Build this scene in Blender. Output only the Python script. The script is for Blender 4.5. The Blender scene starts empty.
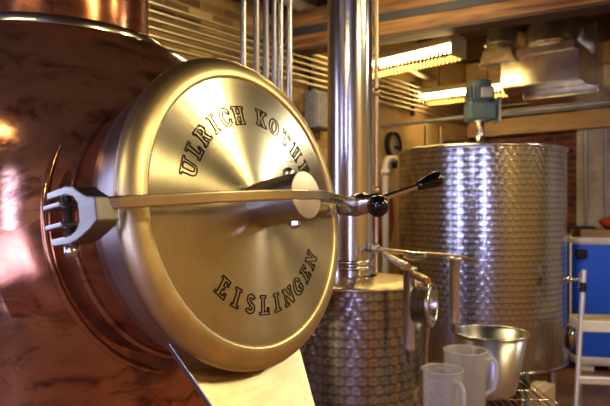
import bpy, bmesh, math, random
from mathutils import Vector, Matrix
random.seed(7)
sc = bpy.context.scene
C = sc.collection
PI = math.pi
EYE = 1.5
F = 593.0

def P(px, py, d):
    """photo pixel at a given distance -> world point (camera at 0,0,EYE looking along +Y)"""
    return Vector(((px-305)/F*d, d, EYE-(py-208)/F*d))

# ------------------------------------------------------------------ materials
def new_mat(name):
    m = bpy.data.materials.new(name); m.use_nodes = True
    nt = m.node_tree; b = nt.nodes['Principled BSDF']
    return m, nt, b
def nd(nt, t, **kw):
    n = nt.nodes.new(t)
    for k, v in kw.items(): setattr(n, k, v)
    return n
def ramp(nt, fac, stops):
    r = nd(nt, 'ShaderNodeValToRGB'); e = r.color_ramp.elements
    while len(e) > 1: e.remove(e[-1])
    e[0].position = stops[0][0]; e[0].color = (*stops[0][1], 1)
    for p, c in stops[1:]:
        x = e.new(p); x.color = (*c, 1)
    nt.links.new(fac, r.inputs[0]); return r
def math_node(nt, op, a, b=None):
    n = nd(nt, 'ShaderNodeMath', operation=op)
    for i, v in enumerate((a, b)):
        if v is None: continue
        if isinstance(v, (int, float)): n.inputs[i].default_value = v
        else: nt.links.new(v, n.inputs[i])
    return n.outputs[0]

def plain(name, col, rough=.5, metal=0, spec=.5, var=.12, vscale=8, coat=0, alpha=1, bump=0):
    m, nt, b = new_mat(name)
    tc = nd(nt, 'ShaderNodeTexCoord'); nz = nd(nt, 'ShaderNodeTexNoise')
    nz.inputs['Scale'].default_value = vscale; nz.inputs['Detail'].default_value = 5
    nt.links.new(tc.outputs['Object'], nz.inputs['Vector'])
    lo = tuple(c*(1-var) for c in col); hi = tuple(min(1, c*(1+var)) for c in col)
    r = ramp(nt, nz.outputs['Fac'], [(.3, lo), (.7, hi)])
    nt.links.new(r.outputs[0], b.inputs['Base Color'])
    b.inputs['Roughness'].default_value = rough; b.inputs['Metallic'].default_value = metal
    b.inputs['Specular IOR Level'].default_value = spec
    b.inputs['Coat Weight'].default_value = coat
    if alpha < 1: b.inputs['Alpha'].default_value = alpha
    if bump:
        bp = nd(nt, 'ShaderNodeBump'); bp.inputs['Strength'].default_value = bump; bp.inputs['Distance'].default_value = .01
        nt.links.new(nz.outputs['Fac'], bp.inputs['Height']); nt.links.new(bp.outputs[0], b.inputs['Normal'])
    return m

def brushed(name, col, rough=.3, aniso=.0, su=4, sv=400, var=.15, rvar=.08, rot=0.25, blotch=0.0, bump=0.0):
    """brushed steel: fine lines along U of the UV map; anisotropic along the same direction"""
    m, nt, b = new_mat(name)
    uv = nd(nt, 'ShaderNodeUVMap'); uv.uv_map = 'UVMap'
    mp = nd(nt, 'ShaderNodeMapping'); mp.inputs['Scale'].default_value = (su, sv, 1)
    nt.links.new(uv.outputs[0], mp.inputs['Vector'])
    nz = nd(nt, 'ShaderNodeTexNoise'); nz.inputs['Scale'].default_value = 1; nz.inputs['Detail'].default_value = 4
    nt.links.new(mp.outputs[0], nz.inputs['Vector'])
    r = ramp(nt, nz.outputs['Fac'], [(.3, tuple(c*(1-var) for c in col)), (.7, tuple(min(1, c*(1+var)) for c in col))])
    col_out = r.outputs[0]
    if blotch:
        tc = nd(nt, 'ShaderNodeTexCoord'); n2 = nd(nt, 'ShaderNodeTexNoise')
        n2.inputs['Scale'].default_value = 14; n2.inputs['Detail'].default_value = 6; n2.inputs['Roughness'].default_value = .65
        nt.links.new(tc.outputs['Object'], n2.inputs['Vector'])
        r2 = ramp(nt, n2.outputs['Fac'], [(.35, (1-blotch,)*3), (.65, (1, 1, 1))])
        mx = nd(nt, 'ShaderNodeMix', data_type='RGBA', blend_type='MULTIPLY'); mx.inputs['Factor'].default_value = 1
        nt.links.new(col_out, mx.inputs['A']); nt.links.new(r2.outputs[0], mx.inputs['B']); col_out = mx.outputs['Result']
    nt.links.new(col_out, b.inputs['Base Color'])
    b.inputs['Metallic'].default_value = 1
    rr = math_node(nt, 'ADD', math_node(nt, 'MULTIPLY', nz.outputs['Fac'], rvar*2), rough-rvar)
    nt.links.new(rr, b.inputs['Roughness'])
    if aniso:
        b.inputs['Anisotropic'].default_value = aniso
        tg = nd(nt, 'ShaderNodeTangent', direction_type='UV_MAP'); tg.uv_map = 'UVMap'
        nt.links.new(tg.outputs[0], b.inputs['Tangent'])
        b.inputs['Anisotropic Rotation'].default_value = rot
    if bump:
        bp = nd(nt, 'ShaderNodeBump'); bp.inputs['Strength'].default_value = bump; bp.inputs['Distance'].default_value = .002
        nt.links.new(nz.outputs['Fac'], bp.inputs['Height']); nt.links.new(bp.outputs[0], b.inputs['Normal'])
    return m

def swirled(name, col, cell, rough=.25, strength=.12, aniso=.8):
    """steel sheet ground with rows of overlapping round polishing marks (UV map in metres)"""
    m, nt, b = new_mat(name)
    uv = nd(nt, 'ShaderNodeUVMap'); uv.uv_map = 'UVMap'
    sp = nd(nt, 'ShaderNodeSeparateXYZ'); nt.links.new(uv.outputs[0], sp.inputs[0])
    v = math_node(nt, 'DIVIDE', sp.outputs[1], cell*.8)
    row = math_node(nt, 'FLOOR', v)
    odd = math_node(nt, 'MULTIPLY', math_node(nt, 'MODULO', row, 2), .5)
    u = math_node(nt, 'ADD', math_node(nt, 'DIVIDE', sp.outputs[0], cell), odd)
    fu = math_node(nt, 'SUBTRACT', math_node(nt, 'FRACT', u), .5)
    fv = math_node(nt, 'SUBTRACT', math_node(nt, 'FRACT', v), .35)
    d = math_node(nt, 'SQRT', math_node(nt, 'ADD', math_node(nt, 'MULTIPLY', fu, fu), math_node(nt, 'MULTIPLY', fv, fv)))
    bp = nd(nt, 'ShaderNodeBump'); bp.inputs['Strength'].default_value = strength; bp.inputs['Distance'].default_value = cell*.25
    nt.links.new(d, bp.inputs['Height']); nt.links.new(bp.outputs[0], b.inputs['Normal'])
    tg = nd(nt, 'ShaderNodeTangent', direction_type='UV_MAP'); tg.uv_map = 'UVMap'
    ge = nd(nt, 'ShaderNodeNewGeometry')
    cr = nd(nt, 'ShaderNodeVectorMath', operation='CROSS_PRODUCT'); nt.links.new(ge.outputs['Normal'], cr.inputs[0]); nt.links.new(tg.outputs[0], cr.inputs[1])
    s1 = nd(nt, 'ShaderNodeVectorMath', operation='SCALE'); nt.links.new(tg.outputs[0], s1.inputs[0]); nt.links.new(fu, s1.inputs['Scale'])
    s2 = nd(nt, 'ShaderNodeVectorMath', operation='SCALE'); nt.links.new(cr.outputs[0], s2.inputs[0]); nt.links.new(fv, s2.inputs['Scale'])
    ad = nd(nt, 'ShaderNodeVectorMath', operation='ADD'); nt.links.new(s1.outputs[0], ad.inputs[0]); nt.links.new(s2.outputs[0], ad.inputs[1])
    nm = nd(nt, 'ShaderNodeVectorMath', operation='NORMALIZE'); nt.links.new(ad.outputs[0], nm.inputs[0])
    nt.links.new(nm.outputs[0], b.inputs['Tangent'])
    b.inputs['Anisotropic'].default_value = aniso
    r = ramp(nt, d, [(.08, tuple(c*.75 for c in col)), (.3, col), (.45, tuple(c*.8 for c in col)), (.58, tuple(c*.5 for c in col))])
    nt.links.new(r.outputs[0], b.inputs['Base Color'])
    b.inputs['Metallic'].default_value = 1; b.inputs['Roughness'].default_value = rough
    return m

def copper(name, c1, c2, rough=.16):
    m, nt, b = new_mat(name)
    tc = nd(nt, 'ShaderNodeTexCoord')
    mp = nd(nt, 'ShaderNodeMapping'); mp.inputs['Scale'].default_value = (3, 3, 7)
    nt.links.new(tc.outputs['Object'], mp.inputs[0])
    nz = nd(nt, 'ShaderNodeTexNoise'); nz.inputs['Scale'].default_value = 2.4; nz.inputs['Detail'].default_value = 8
    nz.inputs['Roughness'].default_value = .68; nz.inputs['Distortion'].default_value = 1.2
    nt.links.new(mp.outputs[0], nz.inputs['Vector'])
    r = ramp(nt, nz.outputs['Fac'], [(.38, c2), (.5, c1), (.62, tuple(min(1, c*1.12) for c in c1))])
    nt.links.new(r.outputs[0], b.inputs['Base Color'])
    b.inputs['Metallic'].default_value = .80
    n2 = nd(nt, 'ShaderNodeTexNoise'); n2.inputs['Scale'].default_value = 30; n2.inputs['Detail'].default_value = 6
    nt.links.new(tc.outputs['Object'], n2.inputs['Vector'])
    nt.links.new(math_node(nt, 'ADD', math_node(nt, 'MULTIPLY', n2.outputs['Fac'], .12), rough-.06), b.inputs['Roughness'])
    bp = nd(nt, 'ShaderNodeBump'); bp.inputs['Strength'].default_value = .025; bp.inputs['Distance'].default_value = .02
    nt.links.new(nz.outputs['Fac'], bp.inputs['Height']); nt.links.new(bp.outputs[0], b.inputs['Normal'])
    return m

def brick(name, c1, c2, mortar, bw=.23, bh=.075, rough=.85, bias=0, ms=.012):
    m, nt, b = new_mat(name)
    tc = nd(nt, 'ShaderNodeTexCoord'); sp = nd(nt, 'ShaderNodeSeparateXYZ'); nt.links.new(tc.outputs['Object'], sp.inputs[0])
    cb = nd(nt, 'ShaderNodeCombineXYZ')
    nt.links.new(math_node(nt, 'ADD', sp.outputs[0], sp.outputs[1]), cb.inputs[0]); nt.links.new(sp.outputs[2], cb.inputs[1])
    br = nd(nt, 'ShaderNodeTexBrick'); nt.links.new(cb.outputs[0], br.inputs['Vector'])
    br.inputs['Scale'].default_value = 1; br.inputs['Brick Width'].default_value = bw; br.inputs['Row Height'].default_value = bh
    br.inputs['Mortar Size'].default_value = ms*.5; br.inputs['Bias'].default_value = bias
    br.inputs['Color1'].default_value = (*c1, 1); br.inputs['Color2'].default_value = (*c2, 1); br.inputs['Mortar'].default_value = (*mortar, 1)
    nz = nd(nt, 'ShaderNodeTexNoise'); nz.inputs['Scale'].default_value = 3; nz.inputs['Detail'].default_value = 8
    nt.links.new(tc.outputs['Object'], nz.inputs['Vector'])
    mx = nd(nt, 'ShaderNodeMix', data_type='RGBA', blend_type='MULTIPLY'); mx.inputs['Factor'].default_value = .7
    r = ramp(nt, nz.outputs['Fac'], [(.3, (.5, .45, .4)), (.65, (1, 1, 1))])
    nt.links.new(br.outputs['Color'], mx.inputs['A']); nt.links.new(r.outputs[0], mx.inputs['B'])
    nt.links.new(mx.outputs['Result'], b.inputs['Base Color'])
    bp = nd(nt, 'ShaderNodeBump'); bp.inputs['Strength'].default_value = .5; bp.inputs['Distance'].default_value = .01; bp.invert = True
    nt.links.new(br.outputs['Fac'], bp.inputs['Height']); nt.links.new(bp.outputs[0], b.inputs['Normal'])
    b.inputs['Roughness'].default_value = rough
    return m

def wood(name, c1, c2, rough=.6, scale=3):
    m, nt, b = new_mat(name)
    tc = nd(nt, 'ShaderNodeTexCoord'); mp = nd(nt, 'ShaderNodeMapping'); mp.inputs['Scale'].default_value = (.8, 9, 9)
    nt.links.new(tc.outputs['Object'], mp.inputs[0])
    nz = nd(nt, 'ShaderNodeTexNoise'); nz.inputs['Scale'].default_value = scale; nz.inputs['Detail'].default_value = 6; nz.inputs['Distortion'].default_value = .8
    nt.links.new(mp.outputs[0], nz.inputs['Vector'])
    r = ramp(nt, nz.outputs['Fac'], [(.3, c2), (.7, c1)])
    nt.links.new(r.outputs[0], b.inputs['Base Color']); b.inputs['Roughness'].default_value = rough
    return m

def emit(name, col, strength):
    m, nt, b = new_mat(name)
    b.inputs['Emission Color'].default_value = (*col, 1); b.inputs['Emission Strength'].default_value = strength
    b.inputs['Base Color'].default_value = (*col, 1)
    return m

M = {}
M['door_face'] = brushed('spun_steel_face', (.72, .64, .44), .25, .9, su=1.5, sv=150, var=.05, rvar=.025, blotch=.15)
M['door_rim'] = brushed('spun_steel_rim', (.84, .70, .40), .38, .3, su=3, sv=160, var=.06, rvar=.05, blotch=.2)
M['steel_dark'] = brushed('brushed_steel_grey', (.42, .41, .40), .32, .4, su=3, sv=220, var=.12)
M['neck'] = brushed('neck_steel', (.60, .59, .62), .33, .4, su=3, sv=160, var=.1)
M['bar'] = brushed('clamp_bar_steel', (.64, .57, .43), .28, .4, su=3, sv=160, var=.1)
M['steel'] = brushed('satin_steel', (.62, .60, .56), .26, 0, su=5, sv=200, var=.08)
M['steel_gold'] = brushed('satin_steel_warm', (.78, .64, .42), .30, 0, su=5, sv=200, var=.08, blotch=.15)
M['column'] = brushed('polished_column_steel', (.72, .71, .70), .19, 0, su=300, sv=2, var=.06, rvar=.03)
M['band'] = brushed('polished_band_steel', (.84, .80, .66), .20, 0, su=60, sv=3, var=.06, rvar=.03)
M['plate'] = brushed('chute_plate', (.60, .50, .30), .36, .5, su=3, sv=120, var=.12, blotch=.3)
M['swirl_small'] = swirled('swirl_ground_sheet_small', (.58, .56, .52), .042, .22, .09, .8)
M['swirl_tank'] = swirled('swirl_ground_sheet_tank', (.60, .60, .59), .052, .20, .10, .8)
M['tank_plain'] = brushed('tank_plain_sheet', (.46, .42, .36), .26, 0, su=200, sv=3, var=.08)
M['pail'] = brushed('pail_steel', (.54, .54, .55), .36, .6, su=3, sv=300, var=.08)
M['copper'] = copper('aged_copper', (.44, .225, .125), (.19, .085, .05), .14)
M['copper_dark'] = copper('aged_copper_dark', (.42, .18, .09), (.22, .085, .045), .18)
M['black_knob'] = plain('black_bakelite', (.006, .006, .007), .12, 0, .6, coat=.5)
M['black'] = plain('black_plastic', (.012, .012, .013), .4)
M['ink'] = plain('engraved_black', (.015, .012, .008), .7, spec=.2)
M['motor'] = plain('teal_grey_paint', (.10, .15, .17), .45, var=.15)
M['motor_light'] = plain('pale_grey_paint', (.36, .40, .40), .45)
M['blue'] = plain('blue_plastic', (.03, .16, .95), .42, var=.1, vscale=3)
M['white_plastic'] = plain('white_plastic', (.72, .70, .66), .45)
M['poly'] = None
M['alu'] = plain('aluminium', (.80, .80, .80), .4, .7)
M['tread'] = plain('beige_tread', (.50, .40, .26), .7)
M['cardboard'] = plain('tan_box', (.42, .33, .20), .8)
M['board'] = wood('tan_board', (.44, .29, .14), (.28, .17, .08))
M['red'] = plain('red_cloth', (.42, .05, .025), .7)
M['red_hose'] = plain('red_hose', (.26, .05, .025), .55)
M['conduit'] = plain('galvanised_conduit', (.46, .39, .26), .38, .7)
M['conduit_grey'] = plain('grey_conduit', (.40, .40, .38), .4, .6)
M['white_pipe'] = plain('white_pipe', (.62, .58, .50), .5)
M['junction'] = plain('grey_painted_box', (.24, .24, .24), .6, var=.2, vscale=14)
M['duct'] = brushed('galvanised_duct', (.78, .70, .52), .22, 0, su=6, sv=6, var=.16, rvar=.1, blotch=.2)
M['duct'].node_tree.nodes['Principled BSDF'].inputs['Metallic'].default_value = .9
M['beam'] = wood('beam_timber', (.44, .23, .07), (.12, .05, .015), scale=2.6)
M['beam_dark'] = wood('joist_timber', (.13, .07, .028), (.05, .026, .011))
M['ledger'] = wood('ledger_timber', (.58, .41, .20), (.42, .27, .11))
M['strap_steel'] = plain('grey_steel_strap', (.055, .055, .055), .6, 0)
M['brick_tan'] = brick('tan_brick', (.50, .34, .14), (.08, .04, .02), (.30, .22, .12), .21, .07, ms=.014)
M['plaster_tan'] = plain('tan_painted_wall', (.48, .33, .14), .75, var=.2, vscale=3)
M['brick_red'] = brick('red_brick', (.24, .075, .042), (.13, .045, .03), (.26, .19, .14), .21, .075)
M['brick_white'] = brick('white_painted_brick', (.62, .58, .50), (.54, .50, .43), (.46, .42, .36), .3, .1, ms=.008)
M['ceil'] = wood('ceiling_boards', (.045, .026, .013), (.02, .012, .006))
M['floor'] = plain('brown_concrete', (.24, .125, .07), .5, var=.5, vscale=2.2, bump=.05)
M['tube'] = emit('fluorescent_tube', (1.0, .78, .38), 34)
M['lens'] = plain('prismatic_side_lens', (.42, .27, .09), .5)
M['fixture'] = plain('fixture_enamel', (.40, .34, .20), .5)
M['dial_face'] = plain('dial_face', (.40, .33, .24), .6)
M['hang_steel'] = brushed('hanging_pipe_steel', (.80, .79, .77), .30, 0, su=5, sv=5, var=.05)
M['bright_rod'] = brushed('bright_rod', (.74, .68, .56), .18, 0, su=5, sv=200, var=.06)
# translucent polypropylene of the jugs
m, nt, b = new_mat('clear_polypropylene')
b.inputs['Base Color'].default_value = (.72, .71, .69, 1); b.inputs['Roughness'].default_value = .35
b.inputs['Alpha'].default_value = .27
nz = nd(nt, 'ShaderNodeTexNoise'); nz.inputs['Scale'].default_value = 20
nt.links.new(math_node(nt, 'ADD', math_node(nt, 'MULTIPLY', nz.outputs['Fac'], .15), .30), b.inputs['Roughness'])
M['poly'] = m
M['poly_rim'] = plain('clear_polypropylene_thick', (.70, .68, .64), .3, alpha=.62)
m, nt, b = new_mat('window_glass')
b.inputs['Base Color'].default_value = (.9, .95, 1, 1); b.inputs['Alpha'].default_value = .12; b.inputs['Roughness'].default_value = .03
M['glass'] = m

# ------------------------------------------------------------------ mesh helpers
class MB:
    """collects shapes in world space, links them as ONE mesh object"""
    def __init__(s): s.bm = bmesh.new(); s.uv = s.bm.loops.layers.uv.new('UVMap')
    def grid(s, rows, closed_u=True, closed_v=False, uvs=None, flip=False, smooth=True):
        vs = [[s.bm.verts.new(p) for p in r] for r in rows]
        n = len(rows); k = len(rows[0])
        for i in range(n if closed_v else n-1):
            for j in range(k if closed_u else k-1):
                a, b2 = vs[i][j], vs[i][(j+1) % k]; c, d = vs[(i+1) % n][(j+1) % k], vs[(i+1) % n][j]
                q = [a, b2, c, d]; ix = [(i, j), (i, j+1), (i+1, j+1), (i+1, j)]
                if flip: q.reverse(); ix.reverse()
                if len({v.co.to_tuple(7) for v in q}) < 3: continue
                try: f = s.bm.faces.new(q)
                except ValueError: continue
                f.smooth = smooth
                if uvs:
                    for l, (ii, jj) in zip(f.loops, ix): l[s.uv].uv = uvs(ii, jj)
        return vs
    def cap(s, ring, flip=False, smooth=False):
        r = [s.bm.verts.new(v.co) for v in ring]
        if flip: r.reverse()
        f = s.bm.faces.new(r); f.smooth = smooth
        c = sum((v.co for v in r), Vector())/len(r)
        for l in f.loops: l[s.uv].uv = ((l.vert.co-c).x+(l.vert.co-c).y, (l.vert.co-c).z+.3*(l.vert.co-c).y)
    def lathe(s, prof, o, ax=(0, 0, 1), n=48, ref=None, smooth=True):
        """prof: list of (radius, height along ax)"""
        o = Vector(o); ax = Vector(ax).normalized()
        u = Vector((1, 0, 0)) if abs(ax.z) > .9 else Vector((0, 0, 1)).cross(ax).normalized()
        u = (u-ax*u.dot(ax)).normalized(); v = ax.cross(u)
        ref = ref or max(r for r, _ in prof)
        L = [0]
        for (r0, h0), (r1, h1) in zip(prof, prof[1:]): L.append(L[-1]+math.hypot(r1-r0, h1-h0))
        rows = [[o+ax*h+(u*math.cos(2*PI*j/n)+v*math.sin(2*PI*j/n))*max(r, 1e-6) for j in range(n)] for r, h in prof]
        s.grid(rows, True, False, lambda i, j: (2*PI*j/n*ref, L[i]), smooth=smooth)
        return s
    def torus(s, o, ax, R, r, n=64, k=12):
        pr = [(R+r*math.cos(2*PI*i/k), r*math.sin(2*PI*i/k)) for i in range(k+1)]
        return s.lathe(pr, o, ax, n)
    def tube(s, pts, r, n=12, caps=True, closed=False, flat=None):
        """round tube along pts; r may be a list; flat=(w,h,up) gives a rectangular bar"""
        pts = [Vector(p) for p in pts]; m = len(pts)
        rs = r if isinstance(r, (list, tuple)) else [r]*m
        rows = []; prev = None; L = [0]
        for i in range(m):
            a = pts[i-1] if (i > 0 or closed) else pts[i]; b2 = pts[(i+1) % m] if (i < m-1 or closed) else pts[i]
            t = (b2-a).normalized()
            if prev is None:
                u = t.cross(Vector((0, 0, 1)))
                if u.length < 1e-3: u = Vector((1, 0, 0))
            else: u = prev-t*prev.dot(t)
            u.normalize(); prev = u; v = t.cross(u)
            if i: L.append(L[-1]+(pts[i]-pts[i-1]).length)
            if flat:
                w, h = flat
                up = Vector((0, 0, 1)); sd = t.cross(up).normalized(); up = sd.cross(t)
                rows.append([pts[i]+sd*x*w/2+up*y*h/2 for x, y in ((1, 1), (-1, 1), (-1, -1), (1, -1))])
            else: rows.append([pts[i]+(u*math.cos(-2*PI*j/n)+v*math.sin(-2*PI*j/n))*rs[i] for j in range(n)])
        kk = len(rows[0])
        vs = s.grid(rows, True, closed, lambda i, j: (L[i % m] if i < m else L[-1], j/kk*2*PI*rs[0]), smooth=not flat)
        if caps and not closed: s.cap(vs[0], True); s.cap(vs[-1])
        return s
    def box(s, o, dx, dy, dz, ax=None, ay=None, az=None):
        """o = centre; full sizes; optional axes"""
        o = Vector(o); ax = Vector(ax or (1, 0, 0)); ay = Vector(ay or (0, 1, 0)); az = Vector(az or (0, 0, 1))
        c = [[[s.bm.verts.new(o+ax*dx*i/2+ay*dy*j/2+az*dz*k/2) for k in (-1, 1)] for j in (-1, 1)] for i in (-1, 1)]
        Q = [(c[0][0][0], c[0][0][1], c[0][1][1], c[0][1][0]), (c[1][0][0], c[1][1][0], c[1][1][1], c[1][0][1]),
             (c[0][0][0], c[1][0][0], c[1][0][1], c[0][0][1]), (c[0][1][0], c[0][1][1], c[1][1][1], c[1][1][0]),
             (c[0][0][0], c[0][1][0], c[1][1][0], c[1][0][0]), (c[0][0][1], c[1][0][1], c[1][1][1], c[0][1][1])]
        for q in Q:
            f = s.bm.faces.new(q); e = (q[1].co-q[0].co); e2 = (q[3].co-q[0].co)
            for l, w in zip(f.loops, ((0, 0), (e.length, 0), (e.length, e2.length), (0, e2.length))): l[s.uv].uv = w
        return s
    def prism(s, poly, fn, t0, t1):
        """poly: 2D outline (ccw); fn(x, y, t) -> point; extruded from t0 to t1"""
        a = [s.bm.verts.new(fn(x, y, t0)) for x, y in poly]; b2 = [s.bm.verts.new(fn(x, y, t1)) for x, y in poly]
        n = len(poly); fs = [s.bm.faces.new(list(reversed(a))), s.bm.faces.new(b2)]
        for i in range(n): fs.append(s.bm.faces.new((a[i], a[(i+1) % n], b2[(i+1) % n], b2[i])))
        for f in fs:
            o = f.verts[0].co; e = (f.verts[1].co-o).normalized(); nn = f.normal if f.normal.length else Vector((0, 0, 1)); f.normal_update(); g = f.normal.cross(e)
            for l in f.loops: l[s.uv].uv = ((l.vert.co-o).dot(e), (l.vert.co-o).dot(g))
        return s
    def ribbon(s, loop, hw, fn):
        """closed 2D outline drawn as a flat line of half width hw; fn(x, y) -> point"""
        n = len(loop); inn, out = [], []
        for i in range(n):
            p0, p, p1 = Vector(loop[i-1]), Vector(loop[i]), Vector(loop[(i+1) % n])
            d0 = (p-p0).normalized(); d1 = (p1-p).normalized()
            n0 = Vector((-d0.y, d0.x)); n1 = Vector((-d1.y, d1.x)); mv = (n0+n1)
            mv = mv.normalized() if mv.length > 1e-4 else n0
            k = min(2.0, 1/max(.35, mv.dot(n0)))
            inn.append(p+mv*hw*k); out.append(p-mv*hw*k)
        vi = [s.bm.verts.new(fn(*p)) for p in inn]; vo = [s.bm.verts.new(fn(*p)) for p in out]
        for i in range(n): s.bm.faces.new((vi[i], vi[(i+1) % n], vo[(i+1) % n], vo[i]))
    def build(s, name, mat, parent=None, bevel=0, seg=2, matrix=None, recalc=True):
        if recalc: bmesh.ops.recalc_face_normals(s.bm, faces=s.bm.faces)
        base = Vector((0, 0, 0))
        if parent is not None:
            q = parent
            while q is not None: base += q.location; q = q.parent
        if matrix is None:
            bmesh.ops.translate(s.bm, verts=s.bm.verts, vec=-base)
        me = bpy.data.meshes.new(name); s.bm.to_mesh(me); s.bm.free()
        me.materials.append(M[mat] if isinstance(mat, str) else mat)
        o = bpy.data.objects.new(name, me); C.objects.link(o)
        if parent is not None: o.parent = parent
        if bevel:
            md = o.modifiers.new('bevel', 'BEVEL'); md.width = bevel; md.segments = seg; md.limit_method = 'ANGLE'; md.angle_limit = math.radians(40)
            md.harden_normals = False
        return o
    def solo(s, name, mat, loc, **kw):
        """top-level single-mesh thing with its origin at loc"""
        bmesh.ops.translate(s.bm, verts=s.bm.verts, vec=-Vector(loc))
        o = s.build(name, mat, None, **kw); o.location = loc
        return o

def tag(o, label, cat, group=None):
    o['label'] = label; o['category'] = cat
    if group: o['group'] = group
    return o
def thing(name, loc, label, cat, group=None):
    o = bpy.data.objects.new(name, None); C.objects.link(o); o.location = loc; o.empty_display_size = .1
    return tag(o, label, cat, group)
def struct(o): o['kind'] = 'structure'; return o

# ------------------------------------------------------------------ room (turned 40 degrees to the camera)
TH = math.radians(40)
CORNER = Vector((1.71, 7.0, 0))
AX = Vector((-math.sin(TH), -math.cos(TH), 0))    # along the left wall, away from the far corner
BX = Vector((math.cos(TH), -math.sin(TH), 0))     # along the back wall
def W(a, b, z): return CORNER+AX*a+BX*b+Vector((0, 0, z))
LEN_A, LEN_B, HT = 10.0, 6.6, 3.45
ROT = math.atan2(BX.y, BX.x)                       # local x -> BX, local y -> -AX
def room_box(name, mat, a0, a1, b0, b1, z0, z1, **kw):
    """box aligned with the room, origin at the room's far corner so that textures follow the walls"""
    mb = MB(); mb.box(((b0+b1)/2, -(a0+a1)/2, (z0+z1)/2), b1-b0, a1-a0, z1-z0)
    o = mb.build(name, mat, None, matrix=1, **kw); o.location = CORNER; o.rotation_euler = (0, 0, ROT)
    return o
struct(room_box('floor', 'floor', -.75, LEN_A+.2, -.2, LEN_B+.2, -.12, 0))
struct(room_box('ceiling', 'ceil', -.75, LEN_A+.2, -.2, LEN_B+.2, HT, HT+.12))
LW = (6.75, 7.75, .8, 2.7)                        # unseen window added in the left wall, fill light for the manway neck
mb = MB()
for a0, a1, zz0, zz1 in ((1.9, LW[0], 0, HT), (LW[1], LEN_A, 0, HT), (LW[0], LW[1], 0, LW[2]), (LW[0], LW[1], LW[3], HT)):
    mb.box((-.1, -(a0+a1)/2, (zz0+zz1)/2), .2, a1-a0, zz1-zz0)
o = mb.build('wall_left', 'brick_tan', None, matrix=1); o.location = CORNER; o.rotation_euler = (0, 0, ROT); struct(o)
mb = MB(); am = (LW[0]+LW[1])/2; zm = (LW[2]+LW[3])/2
for zz in (LW[2]+.03, zm, LW[3]-.03): mb.box((-.1, -am, zz), .06, LW[1]-LW[0], .06)
for aa in (LW[0]+.03, am, LW[1]-.03): mb.box((-.1, -aa, zm), .06, .06, LW[3]-LW[2])
o = mb.build('window_4', 'white_plastic', None, matrix=1); o.location = CORNER; o.rotation_euler = (0, 0, ROT); struct(o)
g = MB(); g.box((-.1, -am, zm), .006, LW[1]-LW[0]-.02, LW[3]-LW[2]-.02); g.build('window_pane', 'glass', o, matrix=1)
struct(room_box('wall_left', 'plaster_tan', -.55, 1.9, -.2, 0, 0, HT))
struct(room_box('wall_back', 'brick_red', -.75, -.55, -.2, 1.27, 0, HT))
struct(room_box('wall_back', 'brick_white', -.75, -.51, 1.27, LEN_B+.2, 0, HT))
struct(room_box('wall_right', 'plaster_tan', -.55, LEN_A, LEN_B, LEN_B+.2, 0, HT))
# front wall behind the camera, with three window openings
WIN = [(.6, 1.4), (2.9, 3.7), (5.5, 6.1)]
mb = MB()
def fw(b0, b1, z0, z1): mb.box(((b0+b1)/2, -(LEN_A+.1), (z0+z1)/2), b1-b0, .2, z1-z0)
e = [-.2]+[x for w in WIN for x in w]+[LEN_B+.2]
for i in range(0, len(e), 2): fw(e[i], e[i+1], 0, HT)
for b0, b1 in WIN: fw(b0, b1, 0, .6); fw(b0, b1, 2.9, HT)
o = mb.build('wall_front', 'brick_red', None, matrix=1); o.location = CORNER; o.rotation_euler = (0, 0, ROT); struct(o)
for k, (b0, b1) in enumerate(WIN):
    mb = MB()
    y = -(LEN_A+.1)
    for zz in (.63, 1.75, 2.87): mb.box(((b0+b1)/2, y, zz), b1-b0, .06, .06)
    for xx in (b0+.03, (b0+b1)/2, b1-.03): mb.box((xx, y, 1.75), .06, .06, 2.3)
    o = mb.build('window_%d' % (k+1), 'white_plastic', None, matrix=1); o.location = CORNER; o.rotation_euler = (0, 0, ROT); struct(o)
    g = MB(); g.box(((b0+b1)/2, y, 1.75), b1-b0-.02, .006, 2.26); g.build('window_pane', 'glass', o, matrix=1)

# timber overhead
def beam(name, p0, p1, w, h, mat, axis_up=True):
    d = (p1-p0); mb = MB(); mb.box((d.length/2, 0, 0), d.length, w, h)
    o = mb.build(name, mat, None, matrix=1, bevel=.006); o.location = p0; o.rotation_euler = (0, 0, math.atan2(d.y, d.x)); struct(o); return o
hb = 1.26; BH = .30
b_l = Vector((-.105, 4.79, EYE+hb+BH/2)); b_r = Vector((1.89, 3.67, EYE+hb+BH/2)); bd = (b_r-b_l).normalized()
main_beam = beam('ceiling_beam', b_l-bd*.02, b_r+bd*1.6, .16, BH, 'beam')
mb = MB(); mb.box((2.2, -.083, -.02), 4.3, .006, .06); mb.build('steel_strap', 'strap_steel', main_beam, matrix=1)
mb = MB(); mb.box((2.0, 0, -BH/2-.012), 4.0, .17, .022); mb.build('bottom_plate', 'beam_dark', main_beam, matrix=1)
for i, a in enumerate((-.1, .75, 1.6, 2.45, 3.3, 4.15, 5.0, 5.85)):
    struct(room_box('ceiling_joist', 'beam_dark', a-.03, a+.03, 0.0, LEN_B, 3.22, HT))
struct(room_box('ceiling_beam', 'ledger', -.53, -.39, 0.02, LEN_B, 3.04, 3.26))
struct(room_box('wall_ledger', 'ledger', -.50, -.43, 0.02, LEN_B, 2.365, 2.56))

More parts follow.
